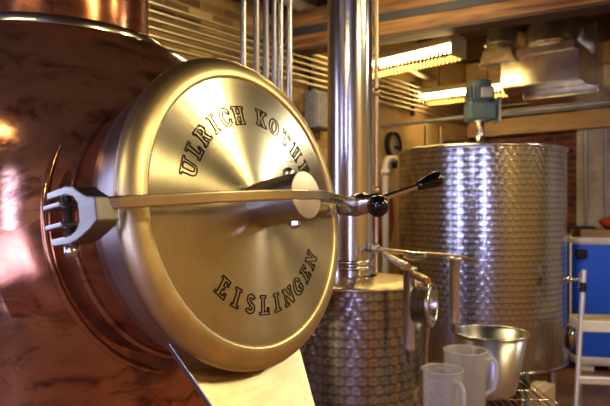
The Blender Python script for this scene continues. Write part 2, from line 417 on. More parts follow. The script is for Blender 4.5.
# ------------------------------------------------------------------ conduits and pipes on the walls
ORD = ['topmost', 'second from top', 'third from top', 'fourth from top', 'fifth from top', 'lowest']
for i in range(6):
    z = EYE+1.29-i*.052
    mb = MB(); mb.tube([W(-.5, .05, z), W(9.6, .05, z)], .0135, 8)
    tag(mb.solo('wall_conduit', 'conduit', W(-.5, .05, z)), '%s of the six parallel metal conduits along the tan brick side wall' % ORD[i], 'conduit', 'conduits along the side wall')
for i, a in enumerate((.9, 2.6, 4.6)):
    mb = MB(); mb.box(W(a, .02, EYE+1.16), .03, .035, .36, BX, AX)
    tag(mb.solo('conduit_bracket', 'strap_steel', W(a, .02, EYE+.98)), ['strut holding the six conduits near the far corner of the room', 'strut holding the six conduits just left of the tall steel column', 'strut holding the six conduits behind the copper still'][i], 'bracket', 'conduit struts')
for i, (z, r, off) in enumerate(((2.71, .016, -.42), (2.65, .018, -.40), (2.59, .014, -.42))):
    mb = MB(); mb.tube([W(off, .1, z), W(off, 6.4, z)], r, 8)
    tag(mb.solo('wall_pipe', 'conduit_grey' if i != 1 else 'conduit', W(off, .1, z)), ['upper', 'middle', 'lower'][i]+' of three horizontal pipes above the ledger on the back wall', 'pipe', 'pipes along the back wall')
for i, b in enumerate((1.37, 1.57)):
    mb = MB(); mb.tube([W(-.49, b, 0.02), W(-.49, b, 2.355)], .013, 8)
    tag(mb.solo('wall_conduit', 'conduit_grey', W(-.49, b, .02)), ['vertical grey conduit on white painted brick, nearest the red brick', 'vertical grey conduit on white painted brick, farther from the red brick'][i], 'conduit', 'conduits on white brick')
for i, a in enumerate((.30, .62)):
    mb = MB(); mb.tube([W(a, .035, 1.0), W(a, .035, 2.42)], .02, 8)
    tag(mb.solo('wall_pipe', 'conduit', W(a, .035, 1.0)), ['pale vertical pipe in the far corner behind the big tank', 'pale vertical pipe on tan wall between corner and round dial'][i], 'pipe')
# cross pipe, ceiling pipes
zc = EYE+.81
mb = MB(); mb.tube([W(1.5, .01, zc), W(1.5, LEN_B-.01, zc)], .02, 10)
tag(mb.solo('cross_pipe', 'conduit_grey', W(1.5, .01, zc)), 'grey pipe crossing the room just behind the mixer motor', 'pipe')
p0 = P(398, 63, 5.72); p1 = P(437, 84, 6.55); p1.z = p0.z
mb = MB(); mb.tube([p0-(p1-p0)*.3, p1], .04, 14)
tag(mb.solo('ceiling_pipe', 'conduit', p0), 'thick pale pipe under the ceiling behind the first fluorescent light', 'pipe')
p0 = P(285, -2, 4.5); p1 = P(322, 17, 4.95); p1.z = p0.z
mb = MB(); mb.tube([p0-(p1-p0)*1.5, p1], .05, 16)
tag(mb.solo('ceiling_pipe', 'white_pipe', p0), 'thick white pipe under the ceiling left of the steel column', 'pipe')
# grey box
mb = MB(); mb.box(W(2.56, .07, EYE+.815), .12, .25, .31, BX, AX)
jb = thing('junction_box', W(2.56, .0, EYE+.66), 'grey metal junction box on brick wall left of the steel column', 'box')
mb.build('enclosure', 'junction', jb, bevel=.008)
mb = MB(); mb.box(W(2.56, .135, EYE+.815), .012, .225, .285, BX, AX); cv = mb.build('cover', 'junction', jb, bevel=.004)
mb = MB(); mb.lathe([(.0, .008), (.008, .006), (.01, 0)], W(2.47, .141, EYE+.815), BX, 10); mb.build('screw', 'strap_steel', cv)
# dial on the wall
dc = W(1.29, .0, EYE+.635)
dl = thing('wall_dial', dc, 'round dark-rimmed dial mounted on tan wall beside the steel column', 'dial')
mb = MB(); mb.lathe([(.0, .02), (.115, .02)], dc, BX, 32); mb.build('face', 'dial_face', dl)
mb = MB(); mb.lathe([(.112, 0), (.14, 0), (.14, .04), (.112, .045), (.112, .018)], dc, BX, 32); mb.build('rim', 'black', dl)
mb = MB(); mb.box(dc+BX*.03-AX*.05-Vector((0, 0, .02)), .01, .1, .03, BX, AX); mb.build('pointer', 'black', dl)
mb = MB(); mb.box(dc+BX*.02-AX*.02-Vector((0, 0, .18)), .03, .05, .1, BX, AX); mb.build('stem', 'black', dl)
# white riser with elbow, red hose
w0 = W(1.6, .12, 0)
mb = MB(); top = EYE+.40
mb.tube([w0, w0+Vector((0, 0, top))]+[w0+Vector((0, 0, top))-AX*(.08*(1-math.cos(t)))+Vector((0, 0, .08*math.sin(t))) for t in (PI/6, PI/3, PI/2)]+[w0+Vector((0, 0, top+.08))-AX*.2], .032, 14)
rp = thing('riser_pipe', w0, 'white vertical pipe with elbow on tan wall beside the red hose', 'pipe'); mb.build('pipe', 'white_pipe', rp)
mb = MB(); mb.lathe([(.034, 0), (.042, 0), (.042, .05), (.034, .05)], w0+Vector((0, 0, top-.08)), (0, 0, 1), 16); mb.build('coupling', 'white_pipe', rp)
hz = W(1.5, .03, 1.22)
hs = thing('hose', hz, 'red hose hanging in a long loop on the tan wall behind white pipe', 'hose')
pts = []
for k in range(24):
    t = 2*PI*k/24
    pts.append(W(1.5, .035, 1.42)+AX*(.13*math.sin(t))+Vector((0, 0, .28*math.cos(t))))
mb = MB(); mb.tube(pts, .03, 10, closed=True); mb.build('loop', 'red_hose', hs)
mb = MB(); mb.tube([W(1.5, 0, 1.68), W(1.5, .07, 1.70)], .012, 8); mb.build('hook', 'strap_steel', hs)

# slim vertical pipes behind the manway
VN = ['leftmost', 'second from left', 'third from left', 'fourth from left', 'fifth from left', 'rightmost']
for i, (px, d, r) in enumerate(((243.5, 1.95, .0095), (256.5, 2.0, .0105), (266, 2.08, .0105), (274, 2.16, .009), (280.5, 2.0, .0095), (289.5, 2.05, .010))):
    b0 = Vector(((px-305)/F*d, d, 0))
    mb = MB(); mb.tube([b0, b0+Vector((0, 0, 3.2))], r, 12)
    tag(mb.solo('steel_pipe', 'steel_dark' if i in (1, 2, 3) else 'steel', b0), '%s of six slim vertical steel pipes behind the round manway door' % VN[i], 'pipe', 'slim vertical pipes behind the still')

# ------------------------------------------------------------------ fluorescent lights
def fixture(p0, p1, label):
    """p0-p1: tube line"""
    d = (p1-p0); L = d.length; d.normalize(); s_ = Vector((d.y, -d.x, 0)); z = Vector((0, 0, 1)); mid = (p0+p1)/2
    r = thing('fluorescent_light', mid+z*.09, label, 'ceiling light', 'fluorescent lights')
    mb = MB()
    mb.prism([(-.05, .03), (.05, .03), (.05, .085), (-.05, .085)], lambda x, y, t: p0+s_*x+z*y+d*t, -.04, L+.04); mb.build('housing', 'fixture', r)
    for sg in (-.035, .035):
        mb = MB(); mb.tube([p0+s_*sg, p1+s_*sg], .019, 12); mb.build('tube', 'tube', r)
    for sg in (-1, 1):
        mb = MB(); n = int(L/.035)
        for k in range(n):
            c = p0+d*(k+.5)*L/n+s_*sg*.085+z*(-.056)
            mb.box(c, L/n*.62, .006, .055, d, s_, z)
        mb.build('louvre', 'lens', r)
    for e_ in (p0-d*.03, p1+d*.03):
        mb = MB(); mb.box(e_-z*.005, .02, .18, .15, d, s_, z); mb.build('end_cap', 'fixture', r)
    for t in (.2, .8):
        mb = MB(); q = p0+d*L*t+z*.085; mb.tube([q, Vector((q.x, q.y, HT))], .006, 6); mb.build('hanger', 'strap_steel', r)
fa = P(455, 47.5, 4.45); fb = P(372, 67, 5.05); fb.z = fa.z
fd = (fb-fa).normalized(); fixture(fa, fa+fd*1.22, 'long fluorescent light near the timber beam, partly behind the steel column')
ga = P(505, 87, 5.85); gb = P(424, 97.5, 6.4); gb.z = ga.z
fixture(ga, gb, 'far fluorescent light behind the mixer motor')

# ------------------------------------------------------------------ duct
def D(a, b, z): return W(a, b, z)
du = thing('air_duct', W(1.9, 1.9, 2.47), 'galvanised air duct with two round collars under the ceiling', 'duct')
q0 = P(500, 87, 4.95); q0.z = 0
rel = q0-CORNER; da, db = rel.dot(AX), rel.dot(BX)
mb = MB()
mb.box(W(da-.26, db+.31, EYE+1.115), .62, .52, .25, BX, AX); mb.build('plenum', 'duct', du, bevel=.012)
mb = MB(); mb.box(W(da-.42, db+.40, EYE+.955), .60, .36, .08, BX, AX); mb.build('lower_box', 'duct', du, bevel=.01)
mb = MB(); mb.box(W(da-.22, db+.36, EYE+1.27), .46, .46, .08, BX, AX); mb.build('step', 'duct', du, bevel=.01)
mb = MB(); mb.box(W(da-.62, db+.44, EYE+1.25), .36, .22, .62, BX, AX); mb.build('riser_box', 'duct', du, bevel=.01)
def elbow(name, c, dirv, R, r, rise):
    mb = MB(); pts = [c, c+Vector((0, 0, rise))]
    for k in range(1, 7):
        t = k/6*PI/2; pts.append(c+Vector((0, 0, rise+R*math.sin(t)))+dirv*R*(1-math.cos(t)))
    pts.append(pts[-1]+dirv*.5)
    mb.tube(pts, r, 24); o = mb.build(name, 'duct', du)
    for h in (.01, rise):
        mb = MB(); mb.torus(c+Vector((0, 0, h)), (0, 0, 1), r, .012, 32, 8); mb.build('seam_ring', 'duct', o)
elbow('round_collar', W(da-.16, db+.36, EYE+1.30), -AX, .16, .20, .03)
elbow('round_collar', W(da-.10, db-.03, EYE+1.33), -AX, .16, .125, .06)
mb = MB(); mb.prism([(-.16, 0), (.16, 0), (.12, .13), (-.12, .13)], lambda x, y, t: W(da-.1+t, db-.01+x, EYE+1.20+y), -.15, .15); mb.build('transition', 'duct', du, bevel=.01)

# ------------------------------------------------------------------ copper still with manway
ST = Vector((-.534, 1.28, 0))
still = thing('copper_still', ST, 'big copper pot still with round steel manway door clamped shut', 'still')
prof = [(.20, 1.822)]                                          # flat shoulder, then down to the belly
ctl = [(.215, 1.822), (.228, 1.823), (.25, 1.824), (.275, 1.819), (.32, 1.79), (.37, 1.735), (.41, 1.66), (.432, 1.57), (.438, 1.48)]
for i in range(1, len(ctl)-2):
    for k in range(5):
        t = k/5; p0_, p1_, p2_, p3_ = ctl[i-1:i+3]
        prof.append(tuple(.5*(2*b_+(c_-a_)*t+(2*a_-5*b_+4*c_-d_)*t*t+(-a_+3*b_-3*c_+d_)*t**3) for a_, b_, c_, d_ in zip(p0_, p1_, p2_, p3_)))
prof += [(.432, 1.57), (.4365, 1.52)]
prof += [(.438, 1.40), (.436, 1.28), (.430, 1.18), (.418, 1.10), (.392, 1.02), (.35, .96), (.29, .92)]
mb = MB(); mb.lathe(prof, ST, n=96); mb.build('pot', 'copper', still)
mb = MB(); mb.lathe([(.30, 0), (.30, .98), (.26, 1.0)], ST, n=64); mb.build('base_skirt', 'steel_dark', still)
mb = MB(); mb.lathe([(.19, 1.83), (.19, 2.5), (.17, 2.62), (.12, 2.72), (.05, 2.78), (.045, 3.15)], ST, n=80); mb.build('helm', 'copper_dark', still)
mb = MB(); mb.lathe([(.188, 1.850), (.226, 1.850), (.231, 1.846), (.231, 1.825), (.228, 1.820), (.188, 1.820)], ST, n=96); mb.build('flange_ring', 'band', still)
mb = MB(); mb.box(ST+Vector((.232*math.sin(.9), -.232*math.cos(.9), 1.836)), .012, .012, .01)
mb = None
# manway frame: N outward normal, U sideways, V up within the door
AZ, EL = .93789419, .16145504
N = Vector((math.sin(AZ)*math.cos(EL), -math.cos(AZ)*math.cos(EL), math.sin(EL))); U = Vector((math.cos(AZ), math.sin(AZ), 0)); V = N.cross(U)
if V.z < 0: V = -V
DC = Vector((-.0930538, .95612112, EYE-.00479542))
def Q(u, v, s): return DC+U*u+V*v+N*s
def dlathe(prof, n=96, ref=.2):                                # (radius, s)
    mb = MB(); mb.lathe(prof, DC, N, n, ref); return mb
dlathe([(.236, -.006), (.236, -.055), (.232, -.078), (.226, -.078)]).build('manway_neck', 'neck', still)
dlathe([(.224, -.07), (.222, -.10), (.224, -.14), (.232, -.165), (.246, -.185), (.27, -.205), (.30, -.23)]).build('neck_flare', 'copper_dark', still)
mb = MB(); mb.torus(DC-N*.166, N, .250, .0055, 96, 10); mb.build('neck_bead', 'copper', still)
mb = MB(); mb.torus(DC-N*.138, N, .2255, .006, 96, 10); mb.build('neck_ridge', 'copper', still)
rim = [(.232, -.008), (.246, -.007), (.2495, -.004), (.2505, .0), (.2495, .006), (.245, .0125), (.237, .018), (.227, .0222), (.218, .0235), (.2145, .0228), (.2125, .0205)]
door = dlathe(rim, 128).build('manway_door', 'door_rim', still)
face = [(.2125, .0205)]+[(.2125-(.2125-.03)*k/16, .0205+.0115*(k/16)**.95) for k in range(1, 17)]+[(.0, .0321)]
def face_s(r):
    for (r0, s0), (r1, s1) in zip(face, face[1:]):
        if r1 <= r <= r0: return s0+(s1-s0)*(r0-r)/(r0-r1)
    return .02
dlathe(face, 128).build('door_face', 'door_face', door)
# --- engraved lettering (outlined slab-serif capitals)
GL = {
 'I': (5, [[(0,0),(5,0),(5,1.3),(3.7,1.3),(3.7,8.7),(5,8.7),(5,10),(0,10),(0,8.7),(1.3,8.7),(1.3,1.3),(0,1.3)]]),
 'L': (7, [[(0,0),(7,0),(7,3.5),(5.7,3.5),(5.7,1.5),(3.5,1.5),(3.5,8.7),(4.8,8.7),(4.8,10),(0,10),(0,8.7),(1.3,8.7),(1.3,1.3),(0,1.3)]]),
 'E': (7, [[(0,0),(7,0),(7,3.2),(5.7,3.2),(5.7,1.5),(3.5,1.5),(3.5,4.3),(4.8,4.3),(4.8,5.8),(3.5,5.8),(3.5,8.5),(5.4,8.5),(5.4,7),(6.7,7),(6.7,10),(0,10),(0,8.7),(1.3,8.7),(1.3,1.3),(0,1.3)]]),
 'H': (9, [[(0,0),(4.4,0),(4.4,1.3),(3.4,1.3),(3.4,4.2),(5.6,4.2),(5.6,1.3),(4.6,1.3),(4.6,0),(9,0),(9,1.3),(7.9,1.3),(7.9,8.7),(9,8.7),(9,10),(4.6,10),(4.6,8.7),(5.6,8.7),(5.6,5.8),(3.4,5.8),(3.4,8.7),(4.4,8.7),(4.4,10),(0,10),(0,8.7),(1.1,8.7),(1.1,1.3),(0,1.3)]]),
 'T': (8, [[(2.2,0),(6,0),(6,1.3),(5.2,1.3),(5.2,8.5),(6.7,8.5),(6.7,6.9),(8,6.9),(8,10),(.2,10),(.2,6.9),(1.5,6.9),(1.5,8.5),(3,8.5),(3,1.3),(2.2,1.3)]]),
 'N': (9, [[(0,0),(3.6,0),(3.6,1.3),(2.6,1.3),(2.6,6.4),(6.6,0),(8.2,0),(8.2,8.7),(9,8.7),(9,10),(5.6,10),(5.6,8.7),(6.6,8.7),(6.6,3.8),(2.6,10),(0,10),(0,8.7),(1,8.7),(1,1.3),(0,1.3)]]),
 'K': (9, [[(0,0),(4.4,0),(4.4,1.3),(3.5,1.3),(3.5,4),(5.3,1.3),(4.8,1.3),(4.8,0),(9,0),(9,1.3),(8,1.3),(5.4,5.4),(7.6,8.7),(8.6,8.7),(8.6,10),(4.8,10),(4.8,8.7),(5.4,8.7),(3.5,5.8),(3.5,8.7),(4.4,8.7),(4.4,10),(0,10),(0,8.7),(1.2,8.7),(1.2,1.3),(0,1.3)]]),
 'U': (8.8, [[(0,8.7),(1.1,8.7),(1.1,3.2),(1.6,1.2),(3,.1),(4.6,-.1),(6.2,.2),(7.4,1.3),(7.8,3.2),(7.8,8.7),(8.8,8.7),(8.8,10),(5.4,10),(5.4,8.7),(6.4,8.7),(6.4,3.4),(5.8,1.9),(4.7,1.5),(3.9,1.9),(3.4,3.3),(3.4,8.7),(4.4,8.7),(4.4,10),(0,10)]]),
 'R': (9, [[(0,0),(4.3,0),(4.3,1.3),(3.4,1.3),(3.4,4.2),(4.2,4.2),(6.2,0),(9,0),(9,1.3),(7.9,1.3),(6.2,4.6),(7.4,5.4),(7.9,7.1),(7.4,8.8),(6.2,9.8),(4.8,10),(0,10),(0,8.7),(1.1,8.7),(1.1,1.3),(0,1.3)],
           [(3.4,5.6),(4.6,5.6),(5.4,6.2),(5.6,7.1),(5.3,8.1),(4.5,8.6),(3.4,8.6)]]),
}
def arc(cx, cy, rx, ry, a0, a1, n=18): return [(cx+rx*math.cos(math.radians(a0+(a1-a0)*k/n)), cy+ry*math.sin(math.radians(a0+(a1-a0)*k/n))) for k in range(n+1)]
GL['O'] = (9, [arc(4.5, 5, 4.4, 5.1, 0, 345, 23), arc(4.5, 5, 2.0, 3.6, 0, 345, 23)])
GL['C'] = (8.6, [arc(4.5, 5, 4.4, 5.1, 42, 318)+[(8.0, 3.6), (6.4, 3.6)]+arc(4.5, 5, 2.0, 3.6, 312, 48)+[(6.4, 6.4), (8.0, 6.4)]])
GL['G'] = (8.8, [arc(4.5, 5, 4.4, 5.1, 42, 300)+[(8.2, 1.0), (8.2, 4.8), (4.9, 4.8), (4.9, 3.6), (6.0, 3.6), (6.0, 2.2)]+arc(4.5, 5, 2.0, 3.6, 300, 48)+[(6.4, 6.6), (8.0, 6.6)]])
cl = arc(4, 7.3, 2.2, 1.75, 15, 250, 12)+arc(4, 2.75, 2.3, 1.85, 80, -160, 12)
_l, _r = [], []
for i, p in enumerate(cl):
    a_ = Vector(cl[max(0, i-1)]); b_ = Vector(cl[min(len(cl)-1, i+1)]); t_ = (b_-a_).normalized(); n_ = Vector((-t_.y, t_.x))
    _l.append(tuple(Vector(p)+n_*.95)); _r.append(tuple(Vector(p)-n_*.95))
GL['S'] = (8, [_l+_r[::-1]])
def word(name, text, a_start, a_end, r_mid, upper):  # angles of the first and last letter
    mb = MB(); k = .0029; n = len(text)
    for i, ch in enumerate(text):
        if ch == ' ': continue
        w, loops = GL[ch]; ac = math.radians(a_start+(a_end-a_start)*i/(n-1))
        def fn(x, y):
            dx = (x-w/2)*k; dy = (y-5)*k
            if upper: a = ac-dx/r_mid; r = r_mid+dy
            else: a = ac+dx/r_mid; r = r_mid-dy
            return Q(r*math.cos(a), r*math.sin(a), face_s(r)+.0007)
        for lp in loops: mb.ribbon(lp, .31, fn)
    mb.build(name, 'ink', door)
word('upper_lettering', 'ULRICH', 157.5, 98, .151, True)
word('upper_lettering', 'KOTHE', 77, 28, .155, True)
word('lower_lettering', 'EISLINGEN', -131, -36.5, .152, False)
# --- centre boss, its cross bolt
mb = MB(); mb.lathe([(.0365, .028), (.0365, .119), (.0355, .1205), (.0, .1205)], DC+V*.005, N, 48)
boss = mb.build('centre_boss', 'steel_dark', door)
mb = MB(); mb.lathe([(.0354, .0), (.0, .0006)], DC+V*.005+N*.1208, N, 48); mb.build('boss_end_face', 'steel_gold', boss)
for sg in (1, -1):
    mb = MB(); o_ = Q(0, .005+sg*.034, .092)
    mb.lathe([(.0095, 0), (.0095, .008), (.006, .0125), (0, .013)], o_, V*sg, 6 if sg < 0 else 16, smooth=sg > 0); mb.build('bolt', 'steel', boss)
# --- clamp bar across the door
bar_pts = [Q(u, .006, s) for u, s in ((-.292, .022), (-.27, .036), (-.22, .055), (-.15, .083), (-.07, .107), (-.035, .1155), (.0, .1175), (.035, .1155), (.07, .107), (.15, .083), (.22, .055), (.285, .028))]
mb = MB(); mb.tube(bar_pts, .008, flat=(.014, .016)); bar = mb.build('clamp_bar', 'bar', still, bevel=.0025)
# clevis at its hinged end, opening away from the bar
cl_o = [(-.064, .034), (-.022, .0355), (-.004, .032), (.008, .024), (.022, .016), (.036, .013), (.036, -.016), (.022, -.024), (.006, -.030), (-.006, -.034), (-.022, -.0365), (-.064, -.035),
        (-.064, -.025), (-.022, -.0255), (-.008, -.021), (.001, -.011), (.001, .010), (-.008, .0205), (-.022, .0245), (-.064, .0245)]
mb = MB(); mb.prism(cl_o, lambda x, y, t: Q(-.288+t, y, x), -.016, .016); mb.build('clevis', 'steel_dark', bar, bevel=.002)
for v in (.0125, -.0125):
    mb = MB(); mb.prism([(-.058, 0), (-.020, 0), (-.020, .007), (-.058, .007)], lambda x, y, t, v=v: Q(t, v-.003+y, x), -.314, -.228); mb.build('hinge_lug', 'steel_dark', still, bevel=.002)
mb = MB(); mb.lathe([(.0, -.052), (.0085, -.052), (.0085, -.038), (.006, -.037), (.006, .036), (.0, .038)], Q(-.298, 0, -.030), V, 16); mb.build('hinge_pin', 'steel', bar)
# clamp end with swing bolt and handle
mb = MB(); mb.prism([(-.02, -.012), (.034, -.016), (.034, .020), (-.02, .020)], lambda x, y, t: Q(.262+x, y, .03+t), -.014, .014); mb.build('bar_eye', 'steel_dark', bar, bevel=.003)
mb = MB(); mb.lathe([(.0, -.06), (.012, -.06), (.012, .02), (.020, .022), (.0215, .03), (.0215, .052), (.016, .058), (.016, .082), (.0, .084)], Q(.288, .006, .0), N, 24); hub = mb.build('clamp_nut', 'steel', still)
mb = MB(); mb.box(Q(.26, 0, -.045), .07, .03, .02, U, V, N); mb.build('bolt_lug', 'steel_dark', still, bevel=.003)
hubc = Q(.288, .006, .062)
ballc = P(378, 206, 1.09); grip0 = P(417, 186.5, 1.16); grip1 = P(441, 178, 1.175)
gd = (grip1-grip0)
mb = MB(); mb.tube([hubc, ballc], .008, 12); mb.build('short_lever', 'steel', hub)
mb = MB()
mb.lathe([(.0205*math.sin(PI*k/16), -.0205*math.cos(PI*k/16)) for k in range(17)], ballc, (0, -1, 0), 28); mb.build('ball_knob', 'black_knob', hub)
mb = MB(); mb.tube([hubc+N*.004, grip0+gd*.2], [.0065, .0052], 14); mb.build('lever_rod', 'bright_rod', hub)
L = gd.length
gp = [(0, 0), (.0075, .0), (.0098, L*.15), (.0130, L*.4), (.0158, L*.65), (.0165, L*.8), (.0145, L*.93), (.009, L*1.01), (0, L*1.03)]
mb = MB(); mb.lathe(gp, grip0, gd, 28); mb.build('lever_grip', 'black_knob', hub)
# discharge chute under the door
top_s, bot_s = -.03, .045
ch = [Q(-.148, -.185, -.045), Q(.130, -.185, -.045), Q(.062, -.40, .05), Q(-.080, -.40, .05)]
mb = MB()
def slab(pts, th):
    n_ = (pts[1]-pts[0]).cross(pts[3]-pts[0]).normalized()
    mb.prism([(0, 0), (1, 0), (1, 1), (0, 1)], lambda x, y, t: pts[0].lerp(pts[1], x).lerp(pts[3].lerp(pts[2], x), y)+n_*t, -th/2, th/2)
slab(ch, .004)
chute = mb.build('discharge_chute', 'plate', still)
for i0, i1 in ((0, 3), (1, 2)):
    mb = MB(); back = -N*.008
    slab([ch[i0], ch[i0]+back, ch[i1]+back, ch[i1]], .004); mb.build('side_plate', 'steel_dark', chute)
    mb = MB(); mb.tube([ch[i0], ch[i1]], .0022, 8); mb.build('edge_bead', 'steel_dark', chute)

# ------------------------------------------------------------------ column on drum
CT = Vector((.192, 2.4, 0)); zt = EYE-.292
col = thing('column_tank', CT, 'shiny steel column rising from a swirl-patterned steel drum', 'distillation column')
mb = MB(); mb.lathe([(.25, 0.0), (.27, .02), (.278, .05), (.278, zt-.012)], CT, n=96, ref=.278); mb.build('drum', 'swirl_small', col)
mb = MB(); mb.lathe([(.279, zt-.012), (.283, zt-.008), (.283, zt), (.277, zt+.003), (.20, zt+.012), (.12, zt+.02), (.10, zt+.022)], CT, n=96); mb.build('drum_lid', 'steel_gold', col)
cc_ = CT+Vector((-.010, 0, 0))
mb = MB(); mb.lathe([(.0911, zt+.018), (.0911, 3.35)], cc_, n=72, ref=.0911); mb.build('column_tube', 'column', col)
for z in (zt+.055, zt+.078):
    mb = MB(); mb.lathe([(.0905, -.008), (.0945, -.008), (.0945, .008), (.0905, .008)], cc_+Vector((0, 0, z)), n=72); mb.build('column_band', 'column', col)
sp_ = CT+Vector((.100, .03, 0))
mb = MB(); mb.tube([sp_+Vector((0, 0, zt+.03)), sp_+Vector((0, 0, 3.35))], .009, 12); mb.build('side_pipe', 'steel_gold', col)
for z in (zt+.35, zt+.75):
    mb = MB(); mb.lathe([(.010, 0), (.014, 0), (.014, .03), (.010, .03)], sp_+Vector((0, 0, z)), n=14); mb.build('side_pipe_union', 'steel_gold', col)

# ------------------------------------------------------------------ valve pipework beside the drum
pw = thing('valve_pipework', P(405, 280, 2.3), 'steel valve pipework with levers and two hanging pipes beside the drum', 'pipework')
DP = 2.12
mb = MB(); mb.tube([P(371, 248, 2.33), P(384, 250, 2.28), P(407, 253, 2.24), P(440, 255, 2.18), P(458, 257, 2.14), P(476, 262, 2.1)], .0075, 12); hp = mb.build('cross_pipe', 'steel_gold', pw)
mb = MB(); mb.lathe([(.012, 0), (.018, 0), (.018, .012), (.013, .016), (.013, .032), (.018, .036), (.018, .046), (.01, .046)], P(370, 248, 2.34), P(384, 250, 2.28)-P(370, 248, 2.34), 18); mb.build('union_nut', 'steel', hp)
mb = MB(); mb.tube([P(405, 254, 2.24), P(414, 256, 2.22), P(426, 256, 2.2)], [.014, .017, .013], 14); mb.build('valve_body', 'steel', hp)
def hang(px, y0, y1, d, r, name='hanging_pipe'):
    mb = MB(); zt_ = P(px, y0, d).z; zb = P(px, y1, d).z; o_ = P(px, y1, d)
    h = zt_-zb
    mb.lathe([(.0, 0), (r*.45, 0), (r*.5, h*.12), (r*.95, h*.13), (r, h*.15), (r, h-.012), (r*1.45, h-.010), (r*1.45, h), (.0, h+.002)], o_, n=20); return mb.build(name, 'hang_steel', pw)
hang(409, 267, 362, 2.08, .0205)
hang(454.5, 257, 333, 2.14, .0185)
mb = MB(); mb.tube([P(384, 253, 2.26), P(395, 260, 2.12), P(408, 267, 2.0)], [.011, .013, .013], 14); mb.build('valve_lever', 'bright_rod', pw)
mb = MB(); mb.tube([P(408, 272, 2.10), P(419, 277, 2.0), P(428, 281, 1.95)], [.010, .0135, .012], 14); mb.build('valve_lever', 'steel_gold', pw)
# open round ferrule facing the room, on its stem
rc = P(429, 305, 2.05); rax = Vector((.895, -.44, .02)).normalized()
mb = MB(); mb.lathe([(.058, -.05), (.064, -.05), (.064, .0), (.076, .002), (.076, .014), (.064, .018), (.060, .012), (.058, -.05)], rc, rax, 36); ring = mb.build('round_ferrule', 'steel', pw)
mb = MB(); mb.tube([P(428, 322, 2.06), P(426, 345, 2.14), P(425.5, 380, 2.16), P(425.5, 410, 2.16)], .0085, 12); mb.build('ferrule_stem', 'steel', pw)
mb = MB(); mb.tube([P(409, 283, 2.09), P(415, 290, 2.09), P(421, 296, 2.09)], .012, 12); mb.build('ferrule_arm', 'steel', pw)

# ------------------------------------------------------------------ big mixing tank
TK = Vector((1.41, 4.80, 0)); RT = .652; z1 = EYE+.455; z0 = EYE-1.17
tank = thing('mixing_tank', TK, 'large dimpled steel mixing tank with teal motor on top', 'tank')
mb = MB(); mb.lathe([(RT, z0+.34), (RT, z1)], TK, n=128, ref=RT); mb.build('tank_shell', 'swirl_tank', tank)
mb = MB(); mb.lathe([(RT+.001, z0), (RT+.001, z0+.34)], TK, n=96, ref=RT); mb.build('lower_band', 'tank_plain', tank)
mb = MB(); mb.lathe([(RT, z0+.02), (RT+.012, z0+.012), (RT+.012, z0-.008), (RT, z0-.014), (.3, z0-.05), (0, z0-.06)], TK, n=96); mb.build('tank_bottom', 'tank_plain', tank)
mb = MB(); mb.lathe([(RT-.002, z1-.02), (RT+.008, z1-.02), (RT+.010, z1), (RT-.01, z1+.008), (.35, z1+.03), (.1, z1+.05), (0, z1+.05)], TK, n=96); lid = mb.build('tank_lid', 'steel', tank)
hx = TK+Vector((-.30, -.36, z1+.03)); mb = MB(); mb.box(hx, .16, .06, .035); mb.build('lid_latch', 'black', lid, bevel=.008)
for k in range(4):
    a = PI/4+k*PI/2+.3; p_ = TK+Vector((.55*math.cos(a), .55*math.sin(a), 0))
    mb = MB(); mb.tube([p_, p_+Vector((0, 0, z0-.01))], .03, 14); mb.lathe([(.05, 0), (.05, .015), (.03, .03)], p_, n=16); mb.build('leg', 'steel', tank)
# motor
mz = EYE+.70; mo = TK+Vector((0, -.02, 0))
mb = MB(); mb.lathe([(.09, z1+.035), (.09, z1+.055), (.034, z1+.058), (.034, mz-.012), (.07, mz-.01), (.07, mz)], mo, n=32); mot = mb.build('motor_mount', 'steel', tank)
mb = MB(); mb.box(mo+Vector((0, 0, mz+.075)), .22, .19, .15); mt = mb.build('gearbox', 'motor', tank, bevel=.02)
mb = MB(); mb.lathe([(.085, mz+.14), (.10, mz+.16), (.10, mz+.27), (.092, mz+.285), (.092, mz+.315), (.07, mz+.33), (0, mz+.332)], mo, n=32)
for k in range(20):
    a = 2*PI*k/20; mb.box(mo+Vector((.106*math.cos(a), .106*math.sin(a), mz+.215)), .018, .005, .11, (math.cos(a), math.sin(a), 0), (-math.sin(a), math.cos(a), 0))
mb.build('motor_body', 'motor', tank)
mb = MB(); mb.box(mo+Vector((.02, -.115, mz+.21)), .09, .04, .08); mb.build('terminal_box', 'motor_light', mt, bevel=.006)
mb = MB(); mb.box(mo+Vector((.128, -.03, mz+.08)), .012, .17, .2); mb.build('side_plate', 'motor_light', mt, bevel=.003)
# fittings on its right side
rt = Vector((.915, -.40, 0)).normalized(); ta = TK+rt*RT
def at_r(h): return ta+Vector((0, 0, EYE+h))
tz = -.545
mb = MB(); mb.lathe([(.03, 0), (.03, .012), (.014, .014), (.014, .05), (.011, .055), (.011, .085), (.0, .085)], at_r(tz), rt, 16); tap = mb.build('tap', 'steel', tank)
mb = MB(); mb.tube([at_r(tz)+rt*.085+Vector((0, 0, -.055)), at_r(tz)+rt*.09, at_r(tz)+rt*.085+Vector((0, 0, .055))], [.014, .009, .014], 12); mb.build('tap_handle', 'steel', tap)
mb = MB(); mb.lathe([(.06, -.01), (.06, .02), (.085, .022), (.085, .05), (.06, .052), (.06, .075), (.04, .078), (.0, .07)], at_r(-.99)-rt*.01, rt, 28); mb.build('outlet_flange', 'steel', tank)
mb = MB(); mb.tube([at_r(-.26)+rt*.022, at_r(-.50)+rt*.022, at_r(-.88)+rt*.022, at_r(-.90)], .008, 10); mb.build('edge_highlight_tube', 'white_plastic', tank)  # white tube added to draw the bright reflection along the tank's edge

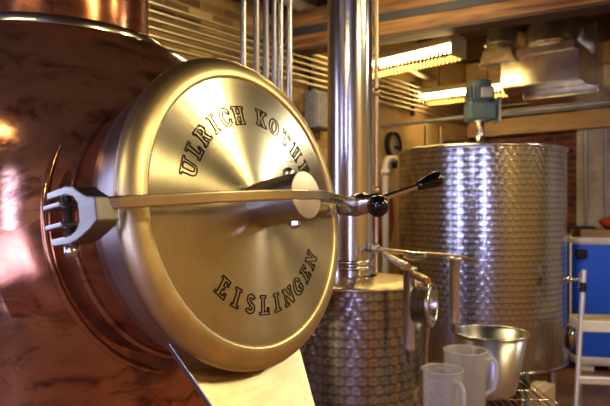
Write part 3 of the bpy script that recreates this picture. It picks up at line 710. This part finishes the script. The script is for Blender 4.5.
# ------------------------------------------------------------------ wire rack with pail and jugs
RZ = .735
rk = thing('wire_rack', P(480, 395, 2.3)*1.0, 'low chrome wire rack holding the steel pail and plastic jugs', 'rack')
rk.location.z = 0
x0, x1, y0, y1 = .36, .985, 1.78, 2.64
mb = MB()
for k in range(22):
    x = x0+(x1-x0)*k/21; mb.tube([(x, y0, RZ-.003), (x, y1, RZ-.003)], .0024, 6)
for k in range(8):
    y = y0+(y1-y0)*k/7; mb.tube([(x0, y, RZ-.009), (x1, y, RZ-.009)], .0035, 6)
mb.tube([(x0, y0, RZ-.03), (x1, y0, RZ-.03), (x1, y1, RZ-.03), (x0, y1, RZ-.03)], .004, 6, closed=True)
mb.build('wire_shelf', 'bright_rod', rk)
mb = MB()
for k in range(14):
    x = x0+(x1-x0)*k/13; mb.tube([(x, y0, .2), (x, y1, .2)], .0024, 6)
for k in range(5):
    y = y0+(y1-y0)*k/4; mb.tube([(x0, y, .194), (x1, y, .194)], .0035, 6)
mb.build('wire_shelf', 'bright_rod', rk)
for x in (x0, x1):
    for y in (y0, y1):
        mb = MB(); mb.tube([(x, y, 0), (x, y, RZ+.035)], .011, 12); po = mb.build('post', 'motor', rk)
        mb = MB(); mb.lathe([(.015, RZ-.035), (.018, RZ-.035), (.015, RZ+.0), (.011, RZ+.0)], (x, y, 0), n=14); mb.build('collar', 'black', po)

PL = P(490.5, 331, 2.44); pz = PL.z; pb = Vector((PL.x, PL.y, RZ))
H = pz-RZ
mb = MB()
ro, rb = .151, .098
pail = thing('steel_pail', pb, 'open tapered stainless steel pail on the wire rack behind the plastic jugs', 'pail')
mb.lathe([(0, .004), (rb-.012, .004), (rb, .014), (rb+.004, .03), (ro-.004, H-.008), (ro-.004-.002, H-.008), (rb+.001, .03), (rb-.004, .018), (0, .014)], pb, n=64, ref=.13); mb.build('bucket_wall', 'pail', pail)
mb = MB(); mb.torus(pb+Vector((0, 0, H-.006)), (0, 0, 1), ro-.002, .0045, 64, 10); mb.build('rolled_rim', 'steel', pail)
for k in range(3):
    a = -PI/2+.25+k*2*PI/3; c_ = pb+Vector((.075*math.cos(a), .075*math.sin(a), 0))
    mb = MB(); mb.lathe([(0, 0), (.011, 0), (.011, .008), (0, .009)], c_, n=12); mb.build('foot', 'black', pail)

def jug(px, py, d, rtop, h, hand, label):
    t = P(px, py, d); base = Vector((t.x, t.y, RZ)); h = t.z-RZ
    o = thing('measuring_jug', base, label, 'jug', 'plastic measuring jugs')
    mb = MB(); r0 = rtop*.92; th = .0022; n = 48; rows = []
    pr = [(0, .001), (r0-.006, .001), (r0, .007), (rtop-.003, h-.006), (rtop+.002, h), (rtop-th, h), (rtop-.003-th, h-.008), (r0-th, .010), (0, .005)]
    for r, z in pr:
        row = []
        for j in range(n):
            a = 2*PI*j/n; da_ = (a-(hand+PI)+PI) % (2*PI)-PI
            k = math.exp(-(da_/.28)**2)*max(0, (z/h-.82)/.18) if r > .01 else 0
            row.append(base+Vector(((r+k*.006)*math.cos(a), (r+k*.006)*math.sin(a), z+k*.004)))
        rows.append(row)
    mb.grid(rows, True, False, lambda i, j: (j/n, i*.1)); mb.build('jug_wall', 'poly', o)
    hd = Vector((math.cos(hand), math.sin(hand), 0)); mb = MB()
    rr = lambda f: r0+(rtop-r0)*f-.002
    pts = [base+hd*(rr(.86))+Vector((0, 0, h*.86)), base+hd*(rr(.86)+.022)+Vector((0, 0, h*.88)), base+hd*(rr(.8)+.036)+Vector((0, 0, h*.80)), base+hd*(rr(.6)+.037)+Vector((0, 0, h*.6)),
           base+hd*(rr(.4)+.03)+Vector((0, 0, h*.42)), base+hd*(rr(.3))+Vector((0, 0, h*.32))]
    mb.tube(pts, .0075, 10); mb.build('handle', 'poly_rim', o)
    mb = MB(); mb.torus(base+Vector((0, 0, h)), (0, 0, 1), rtop+.0005, .0024, 48, 8); mb.build('rim', 'poly_rim', o)
jug(442.5, 369, 2.00, .069, .2, -1.1, 'front translucent plastic measuring jug, nearest the drum, empty')
jug(465.5, 350, 2.20, .078, .2, -.15, 'taller translucent measuring jug standing against the steel pail')

# box on the floor
bx = P(547, 393, 3.3); bz = bx.z
mb = MB(); mb.box((bx.x, bx.y+.12, bz/2), .115, .24, bz, BX.normalized(), (-AX))
cb = thing('tan_box', (bx.x, bx.y+.12, 0), 'plain tan box standing on the floor behind the wire rack', 'box')
mb.build('carton', 'cardboard', cb, bevel=.006)
mb = MB(); mb.box((bx.x, bx.y+.12, bz+.002), .02, .235, .004, BX.normalized(), (-AX)); mb.build('lid_seam', 'tread', cb)

# ------------------------------------------------------------------ blue bin and what lies on it
BC = Vector((3.02, 5.62, 0))
def rrect(hx, hy, r, n=6):
    o = []
    for cx_, cy_, a0 in ((hx-r, hy-r, 0), (-hx+r, hy-r, 90), (-hx+r, -hy+r, 180), (hx-r, -hy+r, 270)): o += arc(cx_, cy_, r, r, a0, a0+90, n)
    return o
ba = math.radians(-12); bxv = Vector((math.cos(ba), math.sin(ba), 0)); byv = Vector((-math.sin(ba), math.cos(ba), 0))
bn = thing('blue_bin', BC, 'large blue plastic bin with white lid against the back wall', 'bin')
def bp(x, y, z): return BC+bxv*x+byv*y+Vector((0, 0, z))
mb = MB(); rows = []
zl = EYE-.335
for f_, z in ((.93, .13), (.95, .15), (1.0, zl-.10), (1.0, zl)): rows.append([bp(x*f_, y*f_, z) for x, y in rrect(.52, .30, .09)])
vs = mb.grid(rows); mb.cap(vs[0]); mb.cap(vs[-1]); mb.build('bin_body', 'blue', bn)
mb = MB(); rows = [[bp(x*f_, y*f_, z) for x, y in rrect(.53, .31, .09)] for f_, z in ((.99, zl), (1.02, zl+.01), (1.02, zl+.055), (1.0, zl+.066))]
vs = mb.grid(rows); mb.cap(vs[0]); mb.cap(vs[-1]); mb.build('bin_lid', 'white_plastic', bn)
mb = MB(); rows = [[bp(x*f_, y*f_, z) for x, y in rrect(.50, .29, .09)] for f_, z in ((.97, .06), (1.0, .07), (1.0, .13), (.97, .14))]
vs = mb.grid(rows); mb.cap(vs[0]); mb.cap(vs[-1]); mb.build('base_band', 'white_plastic', bn)
for x in (-.38, -.12, .12, .38):
    for y in (-.2, .2):
        mb = MB(); mb.box(bp(x, y, .035), .12, .12, .07, bxv, byv); mb.build('foot', 'white_plastic', bn, bevel=.01)
mb = MB(); mb.box(bp(-.445, -.315, zl-.085), .10, .04, .085, bxv, byv); mb.build('latch', 'black', bn, bevel=.01)
zo = zl+.066
mb = MB(); mb.box(bp(.04, -.04, zo+.035), .95, .40, .07, bxv, byv)
bb = mb.solo('timber_board', 'board', bp(.04, -.04, zo), bevel=.006); tag(bb, 'tan timber board lying on the white lid of the blue bin', 'board')
zo += .07
mb = MB(); mb.box(bp(-.42, -.08, zo+.014), .26, .22, .028, bxv, byv); tag(mb.solo('black_tray', 'black', bp(-.42, -.08, zo), bevel=.006), 'flat black tray on timber board above blue bin', 'tray')
# red cloth bundle
mb = MB(); rows = []; c_ = bp(-.09, -.12, zo)
for i in range(13):
    t = PI*i/12; row = []
    for j in range(24):
        a = 2*PI*j/24; k = 1+.12*math.sin(3*a+2*t)+.08*math.sin(7*a-4*t)
        row.append(c_+bxv*(.15*math.sin(t)*math.cos(a)*k)+byv*(.11*math.sin(t)*math.sin(a)*k)+Vector((0, 0, max(0, .055-.06*math.cos(t)*k))))
    rows.append(row)
mb.grid(rows); tag(mb.solo('red_cloth', 'red', c_), 'crumpled red cloth on the board above the blue bin', 'cloth')

# ------------------------------------------------------------------ step ladder
lf = P(574.3, 430.4, 4.0); lf.z = 0; lt = P(584, 270, 4.1)
ld = thing('step_ladder', lf, 'aluminium step ladder with tall handrail in front of the blue bin', 'ladder')
wv = Vector((.44, -.06, 0))
for k in (0, 1):
    mb = MB(); mb.tube([lf+wv*k, lt+wv*k], .017, 14); ra = mb.build('rail', 'alu', ld)
    p_ = lf.lerp(lt, .86)+wv*k; q_ = lf.lerp(lt, .92)+wv*k
    mb = MB(); mb.tube([p_, q_], .0225, 14); mb.build('grip_band', 'black', ra)
    mb = MB(); mb.tube([lf+wv*k, lf.lerp(lt, .04)+wv*k], .025, 12); mb.build('rubber_foot', 'black', ra)
    rt_ = lf.lerp(lt, .60)+wv*k
    mb = MB(); mb.tube([rt_+Vector((0, .03, 0)), Vector((rt_.x*(rt_.y+.3)/rt_.y, rt_.y+.3, 0))], .016, 12); mb.build('rear_leg', 'alu', ld)
for f_, dp in ((.31, .05), (.645, .24)):
    c_ = lf.lerp(lt, f_)+wv*.5
    mb = MB(); mb.box(c_+Vector((0, dp/2-.015, 0)), .44, dp, .05 if dp < .1 else .075, wv.normalized(), Vector((.06, .44, 0)).normalized()); tr = mb.build('step', 'white_plastic' if dp > .1 else 'alu', ld, bevel=.006)
    if dp > .1:
        mb = MB(); mb.box(c_+Vector((0, dp/2, .040)), .40, dp*.92, .008, wv.normalized(), Vector((.06, .44, 0)).normalized()); mb.build('tread', 'tread', tr)

# ------------------------------------------------------------------ light
def area(name, loc, target, sx, sy, power, col):
    l = bpy.data.lights.new(name, 'AREA'); l.shape = 'RECTANGLE'; l.size = sx; l.size_y = sy; l.energy = power; l.color = col
    o = bpy.data.objects.new(name, l); C.objects.link(o); o.location = loc
    o.rotation_euler = (Vector(target)-Vector(loc)).to_track_quat('-Z', 'Y').to_euler(); return o
for k, (b0, b1) in enumerate(WIN):
    p_ = W(LEN_A-.03, (b0+b1)/2, 1.75); area('window_light', p_, p_-AX, .42, 2.2, (50, 50, 80)[k], (.44, .48, 1.0))
p_ = W((LW[0]+LW[1])/2, .02, 1.75); area('window_light', p_, p_+BX, .9, 1.8, 30, (.62, .66, 1.0))  # daylight of the added left-wall window, brightens neck and clevis
WARM = (1.0, .79, .42)
for a, b, e_, cl_ in ((1.6, 4.8, 62, (1.0, .93, .80)), (3.6, 1.1, 36, WARM), (3.7, 4.25, 40, WARM), (5.0, 5.4, 70, WARM), (8.4, 3.4, 36, WARM)):
    p_ = W(a, b, 3.15); area('ceiling_fill_light', p_, p_-Vector((0, 0, 1)), 1.2, .12, e_, cl_)  # unseen area lights added overhead for fill and the door's highlight wedges

w = bpy.data.worlds.new('World'); sc.world = w; w.use_nodes = True
bg = w.node_tree.nodes['Background']
sky = w.node_tree.nodes.new('ShaderNodeTexSky'); sky.sky_type = 'NISHITA'
sky.sun_disc = False; sky.sun_elevation = math.radians(35); sky.sun_rotation = math.radians(200)
w.node_tree.links.new(sky.outputs[0], bg.inputs[0]); bg.inputs[1].default_value = .25

# ------------------------------------------------------------------ camera
cam = bpy.data.cameras.new('Camera'); co = bpy.data.objects.new('Camera', cam); C.objects.link(co)
co.location = (0, 0, EYE); co.rotation_euler = (PI/2, 0, 0)
cam.sensor_width = 36; cam.lens = F/610*36; cam.shift_y = 5/610
cam.clip_start = .02
cam.dof.use_dof = True; cam.dof.focus_distance = .95; cam.dof.aperture_fstop = 8
sc.camera = co
sc.view_settings.view_transform = 'Standard'
sc.view_settings.look = 'Medium High Contrast'
sc.view_settings.exposure = -.34
sc.view_settings.gamma = 1.0
